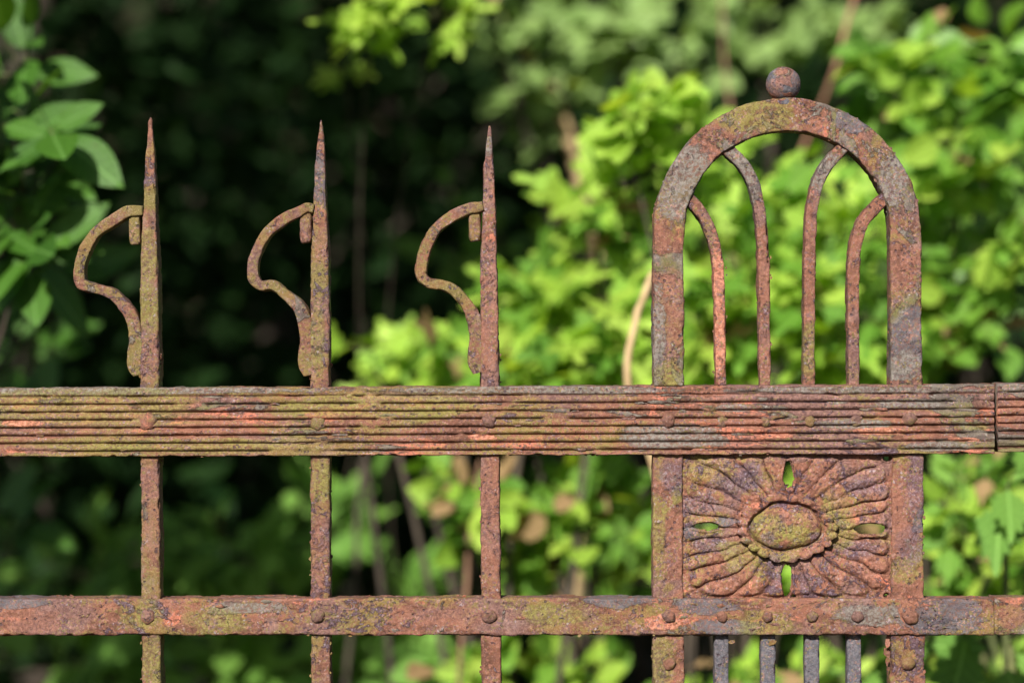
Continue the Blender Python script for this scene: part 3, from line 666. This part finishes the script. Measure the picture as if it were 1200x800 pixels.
# cluster rows: px, py, depth, rx, ry, rdepth, leaves
bush('laurel_bush', 'glossy laurel bush with broad oval leaves at the left edge behind the first spike', 'bush', (-1.5, .9),
     [(5, 150, .62, 45, 90, .10, 40), (20, 245, .60, 45, 40, .08, 24), (75, 150, .58, 40, 30, .08, 14), (25, 290, .6, 35, 30, .06, 12), (10, 60, .7, 60, 50, .1, 18), (70, 290, .85, 70, 60, .12, 20), (20, 400, 1.1, 90, 60, .15, 20), (10, 620, 1.3, 50, 60, .1, 10)],
     'oval', 'laurel', .088, 5, bark='bark', per=6, jit=.4, hang=.3, stem_r=.004)
bush('lime_shrub', 'sunlit yellow-green shrub with lobed leaves right of the third spike, left of the arch', 'shrub', (.12, 1.15),
     [(700, 240, .95, 65, 48, .1, 70), (640, 335, 1.0, 50, 40, .12, 55), (690, 385, .95, 85, 60, .15, 120), (550, 420, 1.05, 90, 35, .15, 70), (470, 412, 1.1, 38, 28, .1, 16), (430, 405, 1.05, 30, 16, .08, 7), (415, 440, 1.1, 30, 14, .06, 6), (630, 445, 1.0, 110, 35, .12, 60)],
     'lobed', 'lime', .064, 12, bark='bark', jit=.65, mats=['lime']*8+['green']*5+['dry'])
bush('tall_lime_shrub', 'sunlit yellow-green shrub filling the arch between the bars', 'shrub', (.42, 1.1),
     [(870, 330, .9, 90, 100, .14, 165), (960, 300, .95, 100, 110, .15, 150), (925, 620, .95, 90, 70, .08, 60), (1022, 622, .9, 30, 25, .05, 16), (900, 210, 1.0, 110, 60, .12, 90), (830, 420, .9, 70, 60, .12, 75), (1000, 420, 1.0, 80, 60, .12, 75)],
     'lobed', 'lime', .062, 17, bark='bark', jit=.65, mats=['lime']*7+['green']*6+['dry'])
bush('round_leaved_shrub', 'mid-green shrub with rounded leaves standing to the right of the arch', 'shrub', (.68, 1.2),
     [(1130, 180, 1.0, 90, 80, .15, 135), (1060, 90, 1.05, 90, 70, .12, 82), (1150, 320, 1.0, 80, 90, .14, 135), (1100, 410, 1.0, 80, 60, .12, 75), (1180, 100, 1.15, 60, 70, .1, 60)],
     'round', 'green', .054, 23, bark='bark', jit=.75, mats=['green']*8+['lime']*5+['dry'])
bush('young_maple', 'slender bright green sapling with pale leaves beside the upper left of the arch', 'sapling', (.25, .95),
     [(740, 145, .85, 55, 45, .09, 60), (790, 110, .9, 45, 25, .08, 21), (840, 180, .95, 50, 50, .1, 36)],
     'round', 'lime', .045, 31, bark='bark', jit=.6, stem_r=.004)
bush('low_green_shrub', 'bright low shrub seen under the ribbed rail right of the third picket', 'shrub', (.06, 1.0),
     [(550, 570, .95, 55, 45, .1, 51), (680, 590, 1.0, 80, 55, .12, 90), (640, 660, 1.05, 80, 35, .1, 48), (520, 620, 1.0, 35, 30, .1, 12), (740, 630, 1.1, 40, 60, .1, 27), (560, 780, .95, 90, 40, .1, 51), (700, 790, 1.0, 90, 40, .1, 57)],
     'round', 'lime', .048, 37, bark='bark', jit=.75, stem_r=.0045, mats=['lime']*6+['green']*8+['dry'])
bush('dock_plant', 'leafy green plant right of the post under the ribbed rail', 'plant', (.62, .85),
     [(1135, 580, .8, 60, 60, .1, 90), (1150, 660, .8, 60, 50, .1, 66), (1100, 660, .8, 40, 60, .1, 45), (900, 800, .85, 110, 40, .1, 90), (1150, 790, .8, 70, 40, .1, 39), (1010, 790, .85, 60, 40, .1, 30)],
     'toothed', 'lime', .05, 41, bark='green', jit=.75, mats=['lime']*6+['green']*5+['dry'])
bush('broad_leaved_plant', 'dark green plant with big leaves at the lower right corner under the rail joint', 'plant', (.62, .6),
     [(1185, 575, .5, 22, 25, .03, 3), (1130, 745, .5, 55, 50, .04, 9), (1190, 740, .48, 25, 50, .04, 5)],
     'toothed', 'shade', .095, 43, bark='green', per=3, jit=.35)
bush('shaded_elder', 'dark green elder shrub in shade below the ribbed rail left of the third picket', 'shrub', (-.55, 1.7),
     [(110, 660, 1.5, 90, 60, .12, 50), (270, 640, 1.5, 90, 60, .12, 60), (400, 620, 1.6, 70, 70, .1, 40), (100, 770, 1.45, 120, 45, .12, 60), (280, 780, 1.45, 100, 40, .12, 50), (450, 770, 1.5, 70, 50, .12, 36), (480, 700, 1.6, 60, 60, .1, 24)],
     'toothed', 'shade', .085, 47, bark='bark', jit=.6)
bush('overhanging_branch_bush', 'bush with drooping bright leaves at the top of the frame above the second spike', 'bush', (-.35, 1.9),
     [(430, 12, 1.0, 55, 24, .08, 34), (510, 5, 1.1, 50, 18, .1, 16), (400, 60, 1.2, 40, 30, .1, 8)],
     'lobed', 'lime', .06, 53, bark='bark', jit=.5, stem_r=.0025)
bush('pale_leaved_tree', 'pale green small tree whose leaves fill the top centre left of the ball', 'tree', (.3, 2.2),
     [(730, 25, 1.7, 70, 40, .15, 80), (640, 90, 1.9, 80, 80, .2, 80), (570, 20, 1.8, 70, 40, .15, 42), (800, 60, 2.0, 60, 60, .2, 48), (900, 30, 2.0, 80, 50, .2, 64), (1000, 20, 1.8, 60, 40, .2, 42)],
     'round', 'pale', .055, 59, bark='bark', jit=.7, stem_r=.014)
bush('spreading_hazel', 'darker mid-green hazel behind the lime shrubs, in broken shade', 'shrub', (.3, 2.4),
     [(620, 300, 2.1, 150, 120, .25, 90), (850, 350, 2.0, 200, 160, .3, 150), (1100, 250, 2.0, 160, 220, .3, 170), (700, 620, 2.0, 200, 120, .25, 110), (1120, 620, 1.7, 120, 100, .2, 70), (930, 800, 1.6, 200, 60, .2, 60)],
     'toothed', 'green', .065, 61, bark='bark', jit=.7, stem_r=.012)

# free stems seen against the leaves
def stem_thing(name, label, pts, r0, r1, bark):
    P = [at(*p) for p in pts]; th = thing(name, label, 'stem', (P[0].x, P[0].y, gz(P[0].y)))
    base = Vector((P[0].x, P[0].y, gz(P[0].y)-.02)); inv = -th.location
    full = curve(base, P[0], random.Random(hash_(name)), .04, 8)[:-1]
    for i in range(len(P)-1): full += curve(P[i], P[i+1], random.Random(i), .02, 6)[:-1]
    full.append(P[-1]); tubes('stalk', [([p+inv for p in full], r0, r1)], BM[bark], th, seg=10)
stem_thing('dry_stem', 'sunlit straw-coloured stem leaning up just left of the arch', [(788, 700, .55), (782, 600, .55), (763, 535, .55), (737, 465, .55), (735, 425, .55), (747, 365, .57), (765, 320, .6)], .0048, .0038, 'tan')
stem_thing('bare_stem', 'dim brown stem upright below the ribbed rail between second and third pickets', [(405, 800, 1.3), (418, 640, 1.3), (425, 540, 1.35)], .004, .0035, 'bark')
stem_thing('thin_branch', 'brown forked stem below the rail just left of the third picket', [(540, 760, .95), (548, 640, .98), (563, 540, 1.0)], .0032, .0024, 'brown')
stem_thing('pinkish_stem', 'pinkish bare stem crossing the dark gap above the ball finial', [(860, 300, 1.6), (855, 120, 1.6), (845, -40, 1.7)], .003, .0025, 'brown')
stem_thing('reddish_stem', 'reddish stem slanting at the top right of the ball', [(930, 200, 1.5), (985, 60, 1.4), (1010, -30, 1.4)], .0032, .0028, 'pink')
stem_thing('grey_stem', 'pale brown stem slanting across the top centre', [(700, 300, 1.9), (650, 110, 1.9), (590, 20, 1.95), (560, -40, 2.0)], .011, .009, 'tan')

# ------------------------------------------------------------------ dense dark wood behind and overhead
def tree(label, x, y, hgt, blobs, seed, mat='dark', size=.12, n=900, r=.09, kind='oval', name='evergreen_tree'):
    """blobs: (x, y, z, rx, ry, rz, weight) in metres"""
    R = random.Random(seed); th = thing(name, label, 'tree', (x, y, gz(y)), 'dark trees behind the fence'); inv = Vector((-x, -y, -gz(y))); B = Vector((x, y, gz(y)-.05))
    top = Vector((x+R.uniform(-.2, .2), y+R.uniform(-.2, .2), hgt)); P = curve(B, top, R, .03, 12)
    tubes('trunk', [([p+inv for p in P], r, r*.25)], BM['bark'], th, seg=12)
    br = []; items = []; tot = sum(b[6] for b in blobs)
    for (bx, by, bz, rx, ry, rz, w) in blobs:
        c = Vector((bx, by, bz)); s = P[min(len(P)-2, max(2, int(len(P)*min(.9, max(.2, (bz-.4)/hgt)))))]
        br.append(([p+inv for p in curve(s, c, R, .08, 8)], r*.4, .01))
        for _ in range(int(n*w/tot)):
            q = Vector((R.gauss(0, 1), R.gauss(0, 1), R.gauss(0, 1))).normalized()*R.random()**.4
            p = c+Vector((q.x*rx, q.y*ry, q.z*rz)); d = Vector((R.gauss(0, 1), R.gauss(0, 1), R.gauss(-.3, .6))).normalized()
            items.append((p+inv, frame(d, (Vector((0, -.5, .8))+Vector((R.gauss(0, .6), R.gauss(0, .6), R.gauss(0, .4)))).normalized()), size*R.uniform(.6, 1.2), R.randrange(4)))
        for _ in range(10):
            q = Vector((R.uniform(-.8, .8)*rx, R.uniform(-.8, .8)*ry, R.uniform(-.8, .8)*rz)); br.append(([p+inv for p in curve(c, c+q, R, .1, 4)], .008, .003))
    tubes('branches', br, BM['bark'], th, seg=6, kind='stuff'); mass('crown', items, kind, mat, th)
    return th
# walls of foliage at the back
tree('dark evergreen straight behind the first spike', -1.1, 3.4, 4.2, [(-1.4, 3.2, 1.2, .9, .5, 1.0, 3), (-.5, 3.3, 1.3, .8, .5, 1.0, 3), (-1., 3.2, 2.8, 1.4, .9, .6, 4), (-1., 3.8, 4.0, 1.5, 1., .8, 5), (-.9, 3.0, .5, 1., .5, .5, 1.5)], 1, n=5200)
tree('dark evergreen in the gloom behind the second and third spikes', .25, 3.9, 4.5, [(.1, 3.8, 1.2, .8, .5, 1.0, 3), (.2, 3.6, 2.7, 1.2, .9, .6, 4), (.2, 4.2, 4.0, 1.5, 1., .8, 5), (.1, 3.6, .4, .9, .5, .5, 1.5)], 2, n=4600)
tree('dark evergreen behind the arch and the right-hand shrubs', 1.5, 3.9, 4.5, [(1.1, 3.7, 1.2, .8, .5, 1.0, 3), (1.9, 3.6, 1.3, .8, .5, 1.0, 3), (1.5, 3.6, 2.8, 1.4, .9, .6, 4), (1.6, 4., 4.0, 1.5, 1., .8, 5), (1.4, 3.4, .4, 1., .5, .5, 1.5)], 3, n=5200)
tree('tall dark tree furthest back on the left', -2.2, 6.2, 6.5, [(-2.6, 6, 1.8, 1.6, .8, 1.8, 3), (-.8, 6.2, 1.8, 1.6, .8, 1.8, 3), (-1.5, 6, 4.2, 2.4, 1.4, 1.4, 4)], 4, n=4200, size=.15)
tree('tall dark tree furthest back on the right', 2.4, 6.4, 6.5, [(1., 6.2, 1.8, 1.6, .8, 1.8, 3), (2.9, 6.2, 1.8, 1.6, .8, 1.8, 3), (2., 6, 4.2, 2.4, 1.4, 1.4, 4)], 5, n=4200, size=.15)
# unseen crown overhanging on the left, its clumps placed to shade the left-hand background
tree('leafy tree whose crown hangs over the left of the fence unseen above the frame, placed for its shade', -1.35, 1.9, 3.6,
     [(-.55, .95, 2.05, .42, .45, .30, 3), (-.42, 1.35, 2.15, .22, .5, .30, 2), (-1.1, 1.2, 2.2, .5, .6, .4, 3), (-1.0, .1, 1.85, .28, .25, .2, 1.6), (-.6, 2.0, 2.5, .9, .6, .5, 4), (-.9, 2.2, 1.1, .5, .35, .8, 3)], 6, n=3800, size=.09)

def ivy():
    R = random.Random(77); it = []
    for _ in range(15000):
        x, y = R.uniform(-9, 9), R.uniform(6.9, 12.5); b = min(1, (y-6.8)/6); z = .55+5.5*b*b*(3-2*b)
        it.append((Vector((x, y-.1, z+R.uniform(0, .25))), frame(Vector((R.gauss(0, 1), -.6, R.gauss(-.4, .5))), Vector((R.gauss(0, .4), -.8, .6))), R.uniform(.13, .24), R.randrange(4)))
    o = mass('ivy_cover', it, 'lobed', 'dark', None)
ivy()
